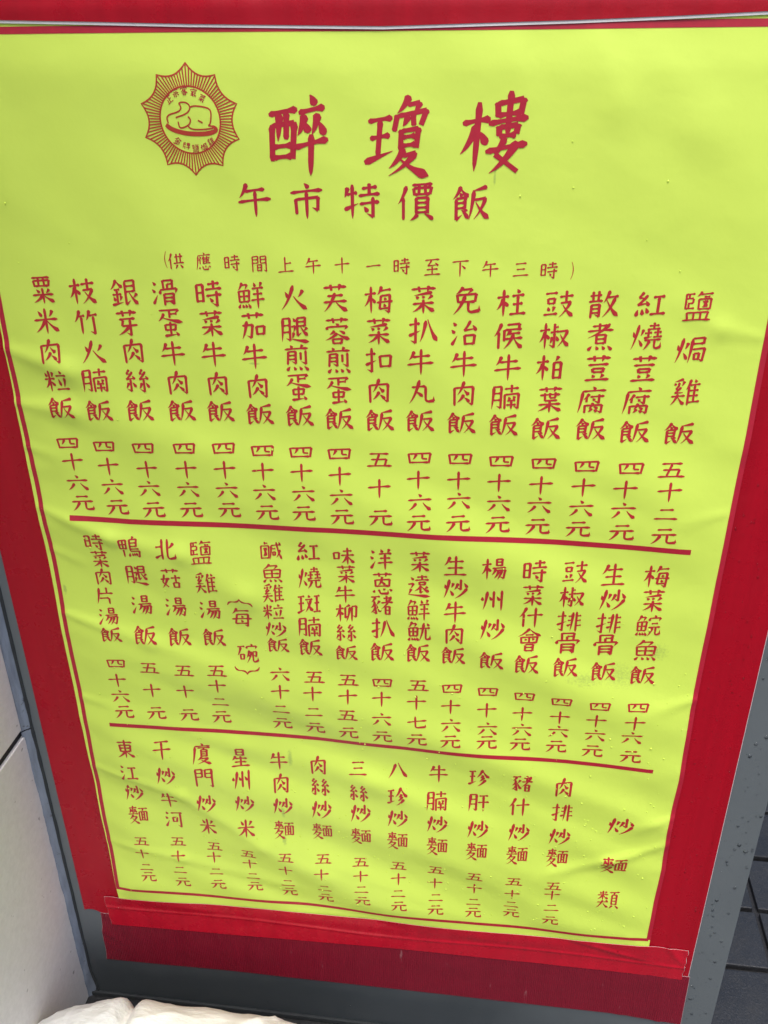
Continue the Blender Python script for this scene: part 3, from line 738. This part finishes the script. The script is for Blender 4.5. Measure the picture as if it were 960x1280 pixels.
# tiled wall on the left, square to the board
wall = thing('stone_wall', (-.64, -.4, 0), 'pale beige stone clad wall standing square to the left edge of the menu board', 'wall')
v, f = box_vf(-.70, -.6225, -2.6, .03, -.01, 2.9); obj('wall_core', v, f, M['joint'], wall)
def stone(y0, y1, z0, z1):
    v, f = box_vf(-.66, -.618, y0, y1, z0, z1, .0022, 3)
    return obj('stone_panel', v, f, M['stone'], wall)
for (z0, z1, ya) in ((0.001, .5625, -.001), (.5755, 1.14, -.0115), (1.15, 1.71, -.0115), (1.72, 2.30, -.0115), (2.31, 2.9, -.0115)):
    stone(-.60, ya, z0, z1); stone(-1.2, -.608, z0, z1); stone(-1.8, -1.208, z0, z1); stone(-2.6, -1.808, z0, z1)
# lumpy sealant bead in the corner
def bead(name, z0, z1, r0, mat, xa=-.6195, seed=0):
    vs, fs = [], []; n = int((z1 - z0) / .006); m = 7
    for j in range(n + 1):
        z = z0 + (z1 - z0) * j / n
        for i in range(m + 1):
            t = i / m
            rr = r0 * (1 + .22 * noise.noise(Vector((seed, z * 28, t * 2))) + .10 * noise.noise(Vector((seed + 5, z * 90, t * 5))))
            # concave quarter profile between wall face and board face
            x = xa + rr * (1 - math.sin(t * math.pi / 2)) if False else xa + rr * t
            y = -.0004 - rr * 1.05 * (1 - t) ** 1.25
            vs.append((x, y, z))
    for j in range(n):
        for i in range(m):
            a = j * (m + 1) + i; fs.append((a, a + 1, a + m + 2, a + m + 1))
    return obj(name, vs, fs, mat, wall, smooth=True)
bead('sealant_bead', .0, .571, .0112, M['sealant'], seed=1)
bead('sealant_bead', .573, 1.86, .0118, M['sealant'], seed=8)

# ================================================================ the board
board = thing('menu_board', (-.12, 0, 0), 'grey painted metal board standing on the ground against the stone wall', 'board')
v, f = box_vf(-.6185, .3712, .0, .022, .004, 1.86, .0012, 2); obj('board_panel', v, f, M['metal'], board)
v, f = box_vf(-.6185, .3702, -.005, -.0003, .0, .009, .0015, 2); obj('bottom_trim', v, f, M['black'], board)
# grimy line down the joint between bead and board
vs, fs = [], []
for j in range(121):
    z = .012 + 1.84 * j / 120; x = -.6082 + .0012 * noise.noise(Vector((2, z * 22, 0))) + (.008 if z < .06 else 0) * (1 - z / .06)
    w = .0016 + .0009 * noise.noise(Vector((9, z * 40, 0)))
    vs += [(x - w, -.0030, z), (x, -.0038, z), (x + w, -.0002, z)]
for j in range(120):
    a = 3 * j; fs += [(a, a + 1, a + 4, a + 3), (a + 1, a + 2, a + 5, a + 4)]
obj('grime_line', vs, fs, M['black'], board, smooth=True)

# ================================================================ red tapes
def HT(base, amp=.0004, sx=14, sz=5, seed=0):
    return lambda x, z: base + amp * noise.noise(Vector((x * sx + seed, z * sz, seed)))
def strip(name, P, ns, nt, H, th, mat, label, edge=.0012, edge_sides=True, emat=None):
    root = thing(name, (P(.5, .0)[0], 0, P(.5, .0)[1]), label, 'tape')
    slab('tape_face', P, ns, nt, H, th, mat, root)
    # pale backing peeping out along the long sides
    def PB(s, t):
        x, z = P(s, t); a = P(0, t); b = P(1, t); c = P(s, 0); d = P(s, 1)
        ux, uz = b[0] - a[0], b[1] - a[1]; L = math.hypot(ux, uz)
        vx, vz = d[0] - c[0], d[1] - c[1]; L2 = math.hypot(vx, vz)
        k = (2 * s - 1) * edge / L if edge_sides else 0; g = (2 * t - 1) * edge * .6 / L2
        return x + ux * k + vx * g, z + uz * k + vz * g
    slab('tape_backing', PB, ns, nt, lambda x, z: max(H(x, z) - .0007, .0004), .0002, emat or M['white'], root)
    return root
# left
RL = [(.2074, -.5943), (.8590, -.5945), (1.86, -.5950)]
strip('tape_strip', lambda s, t: (lerp_poly(RL, .2074 + t * 1.6) * (1 - s) + s * -.520, .2074 + t * 1.6 + (.004 * math.sin(s * 9) * (1 - t) ** 12 - .006 * s * (1 - t) ** 12)), 12, 90,
      HT(.0012, .0005, 20, 5, 1), .0008, M['tape'], 'wide dark red tape running down the left side of the yellow menu', .0004)
# right, two layers folded over each other
def HR(x, z):
    d = (x - (.312 + .004 * math.sin(z * 5)))
    lap = .0009 * (1 / (1 + math.exp(-d / .0007))) if d < .02 else .0009
    d2 = x - (.289 + .003 * math.sin(z * 7 + 1))
    return .0012 + lap + .0007 * math.exp(-(d2 / .004) ** 2) + .0005 * noise.noise(Vector((x * 60, z * 4, 2)))
strip('tape_strip', lambda s, t: (.250 * (1 - s) + s * (.3219 + .0024 * (.2 + t * 1.0)), .1998 + t * 1.62), 36, 120,
      HR, .0008, M['tape'], 'wide red tape with a lengthwise crease down the right side of the yellow menu', .0010)

# ================================================================ the poster
poster = thing('menu_poster', (-.135, 0, .245), 'yellow green vinyl menu printed with red Chinese columns, taped to the board', 'menu')
Z0, Z1 = .237, 1.438
sheet = slab('menu_sheet', lambda s, t: (lerp_poly(SHEET_L, Z0 + t * (Z1 - Z0)) * (1 - s) + s * lerp_poly(SHEET_R, Z0 + t * (Z1 - Z0)), Z0 + t * (Z1 - Z0)),
             250, 380, HS, .0006, M['sheet'], poster, rim=M['white'])
def line_part(name, pts, w, mat, label=None, sub=.004, lift=LIFT, w2=None):
    P = []; 
    for (a, b) in zip(pts, pts[1:]):
        n = max(1, int(math.hypot(b[0] - a[0], b[1] - a[1]) / sub))
        P += [(a[0] + (b[0] - a[0]) * i / n, a[1] + (b[1] - a[1]) * i / n) for i in range(n)]
    P.append(pts[-1])
    vs, fs = [], []; ribbon(P, [w] * len(P), vs, fs, lift)
    return obj(name, vs, fs, mat, poster, label=label)
mm = lambda l: [(a / 1000, b / 1000) for a, b in l]
RM = M['redmain']
line_part('ruled_line', mm([(-491.5, 910.5), (-418.3, 908.8), (-286.6, 910.4), (-175.7, 912.3), (10.1, 912.0), (110.4, 911.2), (222.4, 909.8)]), .0066, RM, 'thick red line under the first block of dishes')
line_part('ruled_line', mm([(-490.5, 596.2), (-307.2, 595.8), (-140.6, 594.9), (23.9, 595.1), (115.2, 594.9), (222.5, 592.0)]), .0060, RM, 'thick red line under the second block of dishes')
line_part('border_line', mm([(-531, 271.0), (-529.0, 270.9), (-460.1, 272.5), (-347.0, 271.6), (-235.5, 273.5), (-145.6, 271.8), (-52.2, 272.5), (17.8, 271.8), (113.2, 272.4), (257, 274.0)]), .0056, RM, 'red border line along the foot of the menu', lift=LIFT + .00001)
line_part('border_line', mm([(-532, 1419.6), (-426.5, 1420.0), (-289.0, 1420.2), (-113.6, 1419.7), (53.5, 1419.9), (134.0, 1420.2), (262, 1420.4)]), .0062, RM, 'red border line along the top of the menu', lift=LIFT + .00001)
line_part('border_line', mm([(-526.8, 1417), (-526.7, 1169.3), (-528.0, 1100.4), (-527.6, 1042.3), (-526.9, 974.9), (-526.3, 901.0), (-525.6, 852.2), (-526.4, 769.9), (-526.5, 681.8), (-525.9, 597.2), (-527.6, 496.0), (-527.3, 411.2), (-528.3, 273)]), .0056, RM, 'red border line down the left side of the menu', lift=LIFT + .00003)
line_part('border_line', [(lerp_poly(SHEET_R, z) - .0024, z) for z in (.274, .298, .35, .4167,     .49, .575, .69, .832, .948, 1.05, 1.417)], .0056, RM, 'red border line down the right side of the menu', lift=LIFT + .00003)

# headings
def put(name, chars, pos, w, h, wt, mat, label=None, **kw):
    vs, fs = [], []
    sq = kw.pop('sq', {})
    for ch, (x, z) in zip(chars, pos):
        kx, kz = sq.get(ch, (1, 1)); glyph(ch, x / 1000, z / 1000, w * kx / 1000, h * kz / 1000, wt, vs, fs, **kw)
    return obj(name, vs, fs, mat, poster, label=label)
for ch, p in zip('醉瓊樓', [(-195.5, 1330.5), (-100.8, 1330.0), (-12.2, 1332.5)]):
    put('title_character', ch, [p], 53, 61, .116, RM, 'large red brush character ' + ch, slant=.06)
for ch, p in zip('午市特價飯', [(-240.5, 1273.5), (-188.9, 1272.4), (-134.8, 1273.3), (-83.1, 1272.8), (-31.2, 1272.3)]):
    put('subtitle_character', ch, [p], 34, 33, .105, RM, 'red heading character ' + ch)
T = [(-339.2, 1214.0), (-325.8, 1213.5), (-297.2, 1213.4), (-268.2, 1212.2), (-240.1, 1212.0), (-213.0, 1211.7), (-185.3, 1211.5), (-156.1, 1212.1), (-124.7, 1212.3), (-96.8, 1212.5), (-66.7, 1212.3), (-39.1, 1211.6), (-10.2, 1211.9), (19.2, 1211.8), (46.1, 1211.5), (71.0, 1212.0)]
vs, fs = [], []
for i, (ch, p) in enumerate(zip('(供應時間上午十一時至下午三時)', T)):
    glyph(ch, p[0] / 1000, p[1] / 1000, (.010 if ch in '()' else .0165), .0168, .10, vs, fs)
obj('serving_hours_lettering', vs, fs, M['red'], poster, label='small red line of text giving serving hours')

# columns of dishes
SQP = {'四': (1.04, .74), '五': (1.04, .74), '六': (1, .88), '二': (1, .85), '七': (1, .85), '元': (1.03, .95), '十': (1, 1)}
SQD = {'飯': (1.08, .90), '牛': (1, 1.0), '菜': (1.04, 1), '肉': (.94, 1), '火': (1.04, .95), '三': (1, .8), '麵': (1.12, 1.06)}
LAY = '''1|粟米肉粒飯四十六元|-475,1180 -477,1147 -478,1114 -477,1081 -477,1049 -478,1006 -476,983 -475,956 -473,930
1|枝竹火腩飯四十六元|-431,1180 -432,1147 -430,1115 -432,1083 -433,1048 -435,1004 -434,979 -433,953 -431,927
1|銀芽肉絲飯四十六元|-386,1180 -387,1148 -385,1117 -385,1084 -386,1050 -388,1005 -388,978 -389,953 -387,926
1|滑蛋牛肉飯四十六元|-342,1181 -340,1149 -341,1116 -340,1083 -339,1051 -340,1007 -341,981 -342,955 -342,928
1|時菜牛肉飯四十六元|-295,1181 -295,1150 -296,1117 -295,1084 -295,1052 -295,1009 -296,983 -296,957 -296,931
1|鮮茄牛肉飯四十六元|-251,1180 -251,1149 -252,1116 -251,1083 -251,1051 -251,1008 -252,983 -252,957 -251,931
1|火腿煎蛋飯四十六元|-207,1179 -207,1146 -207,1115 -207,1083 -207,1051 -208,1008 -208,984 -207,958 -208,933
1|芙蓉煎蛋飯四十六元|-164,1180 -163,1146 -163,1114 -164,1081 -164,1049 -165,1008 -165,982 -164,956 -164,931
1|梅菜扣肉飯五十元|-120,1179 -120,1147 -120,1116 -121,1082 -120,1049 -121,1003 -121,969 -120,933
1|菜扒牛丸飯四十六元|-75,1180 -75,1149 -77,1116 -76,1083 -77,1050 -77,1007 -78,981 -76,954 -77,929
1|免治牛肉飯四十六元|-32,1180 -33,1147 -33,1115 -32,1083 -33,1050 -33,1008 -34,982 -33,957 -33,930
1|柱候牛腩飯四十六元|12,1179 11,1146 12,1113 12,1081 11,1050 11,1008 10,982 11,956 11,930
1|豉椒柏葉飯四十六元|58,1179 56,1147 55,1114 57,1080 55,1048 56,1008 55,982 55,957 55,930
1|散煮荳腐飯四十六元|101,1180 101,1147 102,1115 100,1081 101,1049 101,1007 100,982 100,956 99,930
1|紅燒荳腐飯四十六元|146,1180 146,1149 147,1116 145,1082 146,1048 147,1007 144,982 145,956 146,929
1|鹽焗雞飯五十二元|190,1180 190,1137 191,1093 191,1048 189,1007 190,982 190,956 191,928
2|時菜肉片湯飯四十六元|-467,879 -464,854 -465,828 -467,800 -467,770 -466,744 -466,699 -469,671 -469,644 -467,619
2|鴨腿湯飯五十元|-423,875 -420,835 -421,790 -421,746 -422,696 -424,658 -423,620
2|北菇湯飯五十元|-378,875 -377,834 -377,791 -377,746 -376,696 -379,660 -379,620
2|鹽雞湯飯五十二元|-335,873 -333,831 -333,791 -332,749 -332,700 -334,675 -334,647 -335,620
2|︷每碗︸|-293,808 -293,784 -290,729 -292,703
2|鹹魚雞粒炒飯六十二元|-251,879 -251,849 -251,822 -252,796 -251,770 -250,745 -250,701 -251,674 -252,646 -253,618
2|紅燒斑腩飯五十二元|-206,880 -206,845 -208,809 -208,777 -209,746 -206,700 -209,675 -209,646 -209,617
2|味菜牛柳絲飯五十五元|-164,878 -162,853 -164,825 -163,799 -164,771 -164,742 -163,699 -164,674 -165,645 -165,614
2|洋蔥豬扒飯四十六元|-120,877 -119,844 -120,813 -119,780 -120,746 -120,699 -121,674 -121,643 -121,613
2|菜遠鮮魷飯五十七元|-75,877 -76,843 -76,810 -75,779 -76,747 -75,699 -77,672 -76,642 -76,614
2|生炒牛肉飯四十六元|-34,875 -33,843 -33,810 -33,779 -33,747 -33,697 -34,669 -33,640 -33,615
2|楊州炒飯四十六元|10,874 11,830 12,790 13,745 11,695 11,667 13,638 13,617
2|時菜什會飯四十六元|56,874 56,841 56,810 56,778 55,744 56,693 55,665 56,640 55,617
2|豉椒排骨飯四十六元|101,875 100,842 100,808 101,777 101,743 101,691 101,665 101,642 100,618
2|生炒排骨飯四十六元|144,874 146,842 145,809 145,778 146,740 147,690 145,666 146,642 145,616
2|梅菜鯇魚飯四十六元|191,875 191,843 190,809 191,774 192,738 192,692 191,668 190,644 192,613
3|東江炒麵五十二元|-474,556 -475,512 -475,472 -474,430 -476,379 -478,353 -476,324 -475,304
3|干炒牛河五十二元|-422,559 -422,514 -424,466 -422,427 -421,383 -423,355 -424,326 -423,299
3|廈門炒米五十二元|-367,556 -367,516 -369,469 -372,421 -367,380 -370,357 -369,329 -368,302
3|星州炒米五十二元|-315,553 -314,516 -314,474 -315,427 -317,374 -317,351 -314,326 -313,303
3|牛肉炒麵五十二元|-262,552 -261,513 -260,475 -261,429 -261,378 -263,349 -262,320 -261,299
3|肉絲炒麵五十二元|-208,551 -207,512 -206,474 -207,431 -207,379 -210,351 -207,321 -207,296
3|三絲炒麵五十二元|-154,552 -154,509 -152,473 -152,430 -154,375 -154,350 -153,326 -152,302
3|八珍炒麵五十二元|-101,554 -101,510 -101,470 -101,429 -100,374 -100,348 -100,322 -99,297
3|牛腩炒麵五十二元|-47,554 -48,507 -47,468 -46,427 -47,375 -48,346 -46,318 -46,294
3|珍肝炒麵五十二元|6,555 8,510 8,465 8,425 7,373 8,345 8,316 8,294
3|豬什炒麵五十二元|62,553 61,510 63,465 63,424 62,372 61,345 61,322 62,302
3|肉排炒麵五十二元|115,552 117,507 117,464 117,424 116,370 116,351 117,325 117,298
3|炒麵類|194,493 193,420 193,351'''
for line in LAY.strip().split('\n'):
    sec, chars, ps = line.split('|'); sec = int(sec)
    ps = [tuple(map(float, q.split(','))) for q in ps.split()]
    if chars[0] == '︷':
        for ch, (x, z) in zip(chars, ps):
            vs, fs = [], []
            w, h = (30, 14) if ch in '︷︸' else (26, 29)
            glyph(ch, x / 1000, z / 1000, w / 1000, h / 1000, .10 if h > 20 else .15, vs, fs)
            obj('note_bracket' if h < 20 else 'note_character', vs, fs, M['red'], poster)
        continue
    if chars == '炒麵類':
        for ch, p in zip(chars, ps): put('heading_character', ch, [p], 35 if ch == '麵' else 31, 36 if ch == '麵' else 33, .108, M['red'], 'red heading character ' + ch)
        continue
    npr = 3 if chars.endswith('五十元') else 4
    nd = len(chars) - npr
    pitch = (ps[0][1] - ps[nd - 1][1]) / (nd - 1); pp = (ps[nd][1] - ps[-1][1]) / (npr - 1)
    if sec == 1: wd, hd, wp, hp = 28, min(28, pitch * .9), 27.5, min(24, pp * .93)
    elif sec == 2: wd, hd, wp, hp = (27 if nd < 6 else 25.5), min(30, pitch * .93), 26.5, min(24, pp * .92)
    else: wd, hd, wp, hp = 26, min(33, pitch * .88), 23.5, min(23, pp * .9)
    put('dish_lettering', chars[:nd], ps[:nd], wd, hd, .106, M['red'], 'red vertical dish name ' + chars[:nd], sq=SQD)
    put('price_lettering', chars[nd:], ps[nd:], wp, hp, .112, M['red'], 'red vertical price ' + chars[nd:] + ' under ' + chars[:nd], sq=SQP)

# emblem : ten-pointed star with rays, ring, roast bird on a dish, two arcs of tiny characters
EX, EZ = -.2965, .0
PTS = mm([(-296.6, 1392.5), (-269.5, 1382.5), (-250.8, 1358.2), (-251.0, 1327.8), (-269.0, 1304.1), (-297.0, 1295.1), (-324.1, 1304.4), (-342.6, 1328.8), (-342.6, 1358.2), (-324.8, 1382.7)])
C0 = (-.2968, 1.3440)
emblem = bpy.data.objects.new('emblem', None); link(emblem, poster, label='red star shaped emblem with a roast bird on a dish')
emblem.location = (0, 0, 0)
def epart(name, polys, mt=None):
    vs, fs = [], []
    for k, (pts, w, *pr) in enumerate(polys):
        n = len(pts) - 1
        ws = [w * a for a in prof(pr[0], n)] if pr else [w] * len(pts)
        ribbon(pts, ws, vs, fs, LIFT + (k % 12) * .00002)
    o = obj(name, vs, fs, mt or M['emblem'], poster); o.parent = emblem
    return o
def outline(theta):
    # radius of the concave star outline in direction theta
    best = None
    n = len(STAR)
    for i in range(n):
        a, b = STAR[i], STAR[(i + 1) % n]
        ax, az, bx, bz = a[0] - C0[0], a[1] - C0[1], b[0] - C0[0], b[1] - C0[1]
        dx, dz = math.cos(theta), math.sin(theta)
        den = dx * (bz - az) - dz * (bx - ax)
        if abs(den) < 1e-12: continue
        t = (ax * (bz - az) - az * (bx - ax)) / den; s = (ax * dz - az * dx) / den
        if t > 0 and 0 <= s <= 1: best = t
    return best or .045
STAR = []
for i in range(10):
    a, b = PTS[i], PTS[(i + 1) % 10]; m = ((a[0] + b[0]) / 2, (a[1] + b[1]) / 2)
    c = (C0[0] + (m[0] - C0[0]) * .76, C0[1] + (m[1] - C0[1]) * .76)
    STAR += bez(a, c, b, 8)[:-1]
epart('star_outline', [(STAR + STAR[:2], .0015)])
R0 = .0292
epart('inner_ring', [([(C0[0] + R0 * math.cos(t * math.tau / 64), C0[1] + R0 * math.sin(t * math.tau / 64)) for t in range(66)], .0015)])
rays = []
for k in range(90):
    th = math.tau * (k + .5) / 90; r1 = outline(th) - .0004
    rays.append(([(C0[0] + r * math.cos(th), C0[1] + r * math.sin(th)) for r in (R0, (R0 + r1) / 2, r1)], .0012))
epart('rays', rays, M['emblem'])
E_ = lambda pts: [(-.2968 + (x - 485) * .0001255, 1.3440 - (y - 538) * .0001163) for x, y in zip(pts[::2], pts[1::2])]
def sm(pts, it=2):
    for _ in range(it):
        q = [pts[0]]
        for a, b in zip(pts, pts[1:]): q += [(a[0] * .75 + b[0] * .25, a[1] * .75 + b[1] * .25), (a[0] * .25 + b[0] * .75, a[1] * .25 + b[1] * .75)]
        pts = q + [pts[-1]]
    return pts
bl = [[312, 562, 303, 520, 325, 495, 395, 478, 425, 455, 420, 425, 408, 412, 440, 402, 478, 410, 497, 440, 480, 475, 440, 498, 375, 518],
      [495, 440, 530, 430, 600, 438, 648, 455, 652, 500, 638, 568, 618, 578, 660, 582], [470, 510, 490, 530, 482, 560, 460, 580, 422, 595, 395, 595, 390, 548],
      [458, 575, 480, 600, 520, 608, 600, 605, 657, 596], [545, 538, 580, 556]]
epart('bird_drawing', [(sm(E_(l)), .0014) for l in bl])
epart('dish_drawing', [(sm(E_([292, 572, 330, 606, 420, 634, 520, 642, 610, 638, 668, 622, 684, 606, 668, 588, 646, 580])), .0042, [(0, .7), (.08, 1.0), (.55, 1.0), (.8, .75), (.9, .6), (1, .2)])])
for s, pts in (('正宗客家菜', [(340, 385, .55), (393, 337, .3), (460, 323, .05), (530, 335, -.25), (592, 375, -.55)]), ('金牌鹽焗雞', [(368, 695, -.5), (435, 730, -.25), (505, 750, 0), (573, 740, .25), (632, 700, .5)])):
    vs, fs = [], []
    for ch, (x, y, r) in zip(s, pts):
        q = E_([x, y])[0]; glyph(ch, q[0], q[1], .0068, .0068, .13, vs, fs, rot=r)
    o = obj('emblem_lettering', vs, fs, RM, poster); o.parent = emblem; o['kind'] = 'stuff'

# ================================================================ tapes over the top and foot of the poster
TT = [(-.60, 1.4288), (-.4717, 1.4283), (-.3829, 1.4262), (-.2887, 1.4236), (-.1136, 1.4204), (.0531, 1.4236), (.1332, 1.4259), (.2111, 1.4287), (.335, 1.431)]
def HTop(x, z):
    over = 1 / (1 + math.exp((z - 1.442) / .002))
    return (.0034 + (HS(x, min(z, 1.437)) - .0014) * over) + .0005 * noise.noise(Vector((x * 16, z * 16, 5)))
strip('tape_strip', lambda s, t: (-.60 + .93 * s, lerp_poly(TT, -.60 + .93 * s) * (1 - t) + 1.56 * t), 220, 44, HTop, .0008, M['tape'],
      'wide red tape across the top edge of the yellow menu', .0042, False, M['white2'])
# ribbed maroon band below
RBt = [(-.5687, .2039), (.3244, .2030)]
RBb = [(-.5752, .0946), (-.372, .0995), (-.0979, .1010), (.2468, .1008), (.3265, .0943)]
def PRib(s, t):
    x0, x1 = -.5752 + .0065 * t + .001 * math.sin(t * 9), .3265 - .0022 * t
    x = x0 + (x1 - x0) * s
    return x, lerp_poly(RBb, x) * (1 - t) + lerp_poly(RBt, x) * t
def HRib(x, z):
    r = .0022 + .0005 * noise.noise(Vector((x * 9, z * 25, 6)))
    r += .0016 * math.exp(-((x - .292) / .006) ** 2) * math.exp(-((z - .10) / .06) ** 2)
    r += .0010 * math.exp(-((x - .235 + .1 * (z - .1)) / .008) ** 2)
    r += .0012 * math.exp(-(((x + .5555) * .6 + (z - .15) * .8) / .004) ** 2) * math.exp(-((x + .56) / .03) ** 2) + .0009 * math.exp(-(((x + .5555) * .5 + (z - .13) * .85) / .004) ** 2) * math.exp(-((x + .56) / .025) ** 2)
    r += .0012 / (1 + math.exp(-(x - .245) / .004))
    return r
strip('tape_strip', PRib, 200, 26, HRib, .0007, M['ribbed'], 'maroon ribbed tape band, lowest of the red tapes at the foot of the menu', .0006)
# scarlet tape lapping the foot of the poster
BRt = [(-.5560, .2440), (-.5312, .2462), (-.3934, .2533), (-.1219, .2570), (.0406, .2559), (.2541, .2612), (.3146, .2585)]
BRb = [(-.5524, .1824), (-.3988, .1876), (-.098, .1975), (.2229, .1988), (.3133, .1962)]
def PBr(s, t):
    x0 = -.5524 - .0036 * t + .0005 * math.sin(t * 14); x1 = .3133 + .0015 * t + .0007 * math.sin(t * 23)
    x = x0 + (x1 - x0) * s
    return x, lerp_poly(BRb, x) * (1 - t) + lerp_poly(BRt, x) * t
def HBr(x, z):
    over = 1 / (1 + math.exp(-(z - .236) / .0035))
    inx = 1 / (1 + math.exp((x - .262) / .003)) * 1 / (1 + math.exp(-(x + .534) / .003))
    r = .0036 + (max(HS(min(max(x, -.53), .258), max(z, .2375)), .0026) - .0016) * over * inx
    r += .0010 * math.exp(-((z - .2255 - .003 * math.sin(x * 14)) / .0022) ** 2)          # crease along the fold
    r += .0014 * math.exp(-(((x - .255) * .25 + (z - .232) * .97) / .004) ** 2) * math.exp(-((x - .21) / .06) ** 2)
    r += .0016 * math.exp(-(((x - .297) * .8 + (z - .248) * .6) / .004) ** 2) * math.exp(-((x - .297) / .02) ** 2)
    return r + .0005 * noise.noise(Vector((x * 14, z * 45, 7)))
strip('tape_strip', PBr, 260, 34, HBr, .0007, M['tape2'], 'glossy scarlet tape over the bottom edge of the yellow menu', .0006)

# ================================================================ white sack in front of the board
sack = thing('plastic_sack', (-.375, -.27, 0), 'creased white plastic sack on the ground below the menu board', 'sack')
vs, fs = [], []
NU, NV = 300, 150
def sp(c, e): return math.copysign(abs(c) ** e, c)
for j in range(NV + 1):
    ph = -math.pi / 2 + math.pi * j / NV
    for i in range(NU):
        th = math.tau * i / NU
        cx_, sx_ = sp(math.cos(th), .62), sp(math.sin(th), .62); cp, sph = sp(math.cos(ph), .55), sp(math.sin(ph), .75)
        x, y, z = .275 * cx_ * cp, .185 * sx_ * cp, .093 * sph + .093
        p = Vector((x, y, z))
        nrm = Vector((cx_ * cp / .275, sx_ * cp / .185, sph / .083)).normalized()
        amp = min(1, z / .05)
        left = max(0, min(1, (-.06 - x) / .06))
        d = .005 * noise.noise(Vector((x * 7, y * 9, z * 9 + 3))) + .0022 * noise.noise(Vector((x * 24 + y * 12, y * 20, z * 30)))
        rd = 1 - abs(noise.noise(Vector((x * 10 - y * 5, y * 7, z * 6 + 8)))) * 2.2
        d += .0035 * max(0, rd) ** 3
        rd2 = 1 - abs(noise.noise(Vector((x * 26 + y * 14 + 4, y * 10 - z * 9, z * 14 + 2)))) * 3.2
        d += .0012 * max(0, rd2) ** 2
        rd3 = 1 - abs(noise.noise(Vector((x * 60 + 7, y * 30, z * 40 + x * 20)))) * 3
        d += .0004 * max(0, rd3) ** 2
        # the fold that parts it in two
        g = x - (-.108 + .35 * (.17 - y) * .25)
        d -= .014 * math.exp(-(g / .008) ** 2) * max(0, min(1, (z - .05) / .06)); d += .002 * math.exp(-((g + .022) / .014) ** 2) + .004 * math.exp(-((g - .022) / .014) ** 2)
        p += nrm * d * amp
        p.z -= .026 * max(0, (x + .02) / .27) ** 2 * (z / .186) ** 2
        vs.append((p.x - .375, p.y - .27, max(p.z, .0)))
for j in range(NV):
    for i in range(NU):
        a = j * NU + i; b = j * NU + (i + 1) % NU; fs.append((a, b, b + NU, a + NU))
obj('sack_cloth', vs, fs, M['bag'], sack, smooth=True)

# ================================================================ rain drops
def drops(name, n, region, H, label, smin, smax, power, seed, weight=None):
    rnd = random.Random(seed); vs, fs = [], []; k = 0
    while k < n:
        x = rnd.uniform(region[0], region[1]); z = rnd.uniform(region[2], region[3])
        if weight and rnd.random() > weight(x, z): continue
        r = smin + (smax - smin) * rnd.random() ** power
        sx, sz = r * rnd.uniform(.85, 1.1), r * rnd.uniform(.9, 1.35); hgt = r * rnd.uniform(.40, .55)
        b = len(vs); m = 9; y0 = -H(x, z) - LIFT - .0002
        for (rr, hh) in ((1, 0), (.86, .45), (.5, .85)):
            for i in range(m):
                a = math.tau * i / m; vs.append((x + sx * rr * math.cos(a), y0 - hgt * hh, z + sz * rr * math.sin(a) * (1.15 if math.sin(a) < 0 else 1)))
        vs.append((x, y0 - hgt, z)); 
        for q in range(2):
            for i in range(m):
                a0 = b + q * m + i; a1 = b + q * m + (i + 1) % m; fs.append((a0, a1, a1 + m, a0 + m))
        for i in range(m): fs.append((b + 2 * m + i, b + 2 * m + (i + 1) % m, b + 3 * m))
        k += 1
    return obj(name, vs, fs, M['water_soft' if n > 500 else 'water'], None, smooth=True, label=label, cat='water drops', kind='stuff')
drops('rain_drops', 170, (.328, .368, .09, 1.0), lambda x, z: -.0001, 'rain drops beading on the bare grey board edge at the right', .0006, .0028, 3.0, 3)
drops('rain_drops', 60, (-.56, .36, .02, .09), lambda x, z: -.0001, 'rain drops beading on the bare grey board below the maroon tape', .0004, .0016, 2.5, 5)
drops('rain_drops', 700, (-.50, .25, .28, 1.35), HS, 'fine rain drops beading on the yellow green menu sheet', 0.0004, .0014, 2.0, 4, lambda x, z: .02 + .98 * max(0, 1 - (z - .3) / .6) * (.45 + .55 * (x + .5) / .75))
drops('rain_drops', 220, (.265, .318, .22, 1.0), lambda x, z: HR(x, z), 'fine rain drops on the red tape right of the menu', .0004, .0012, 2.2, 6)
drops('rain_drops', 130, (-.54, .30, .20, .25), lambda x, z: HBr(x, z), 'fine rain drops on the glossy scarlet tape', .0004, .0014, 2.2, 9)
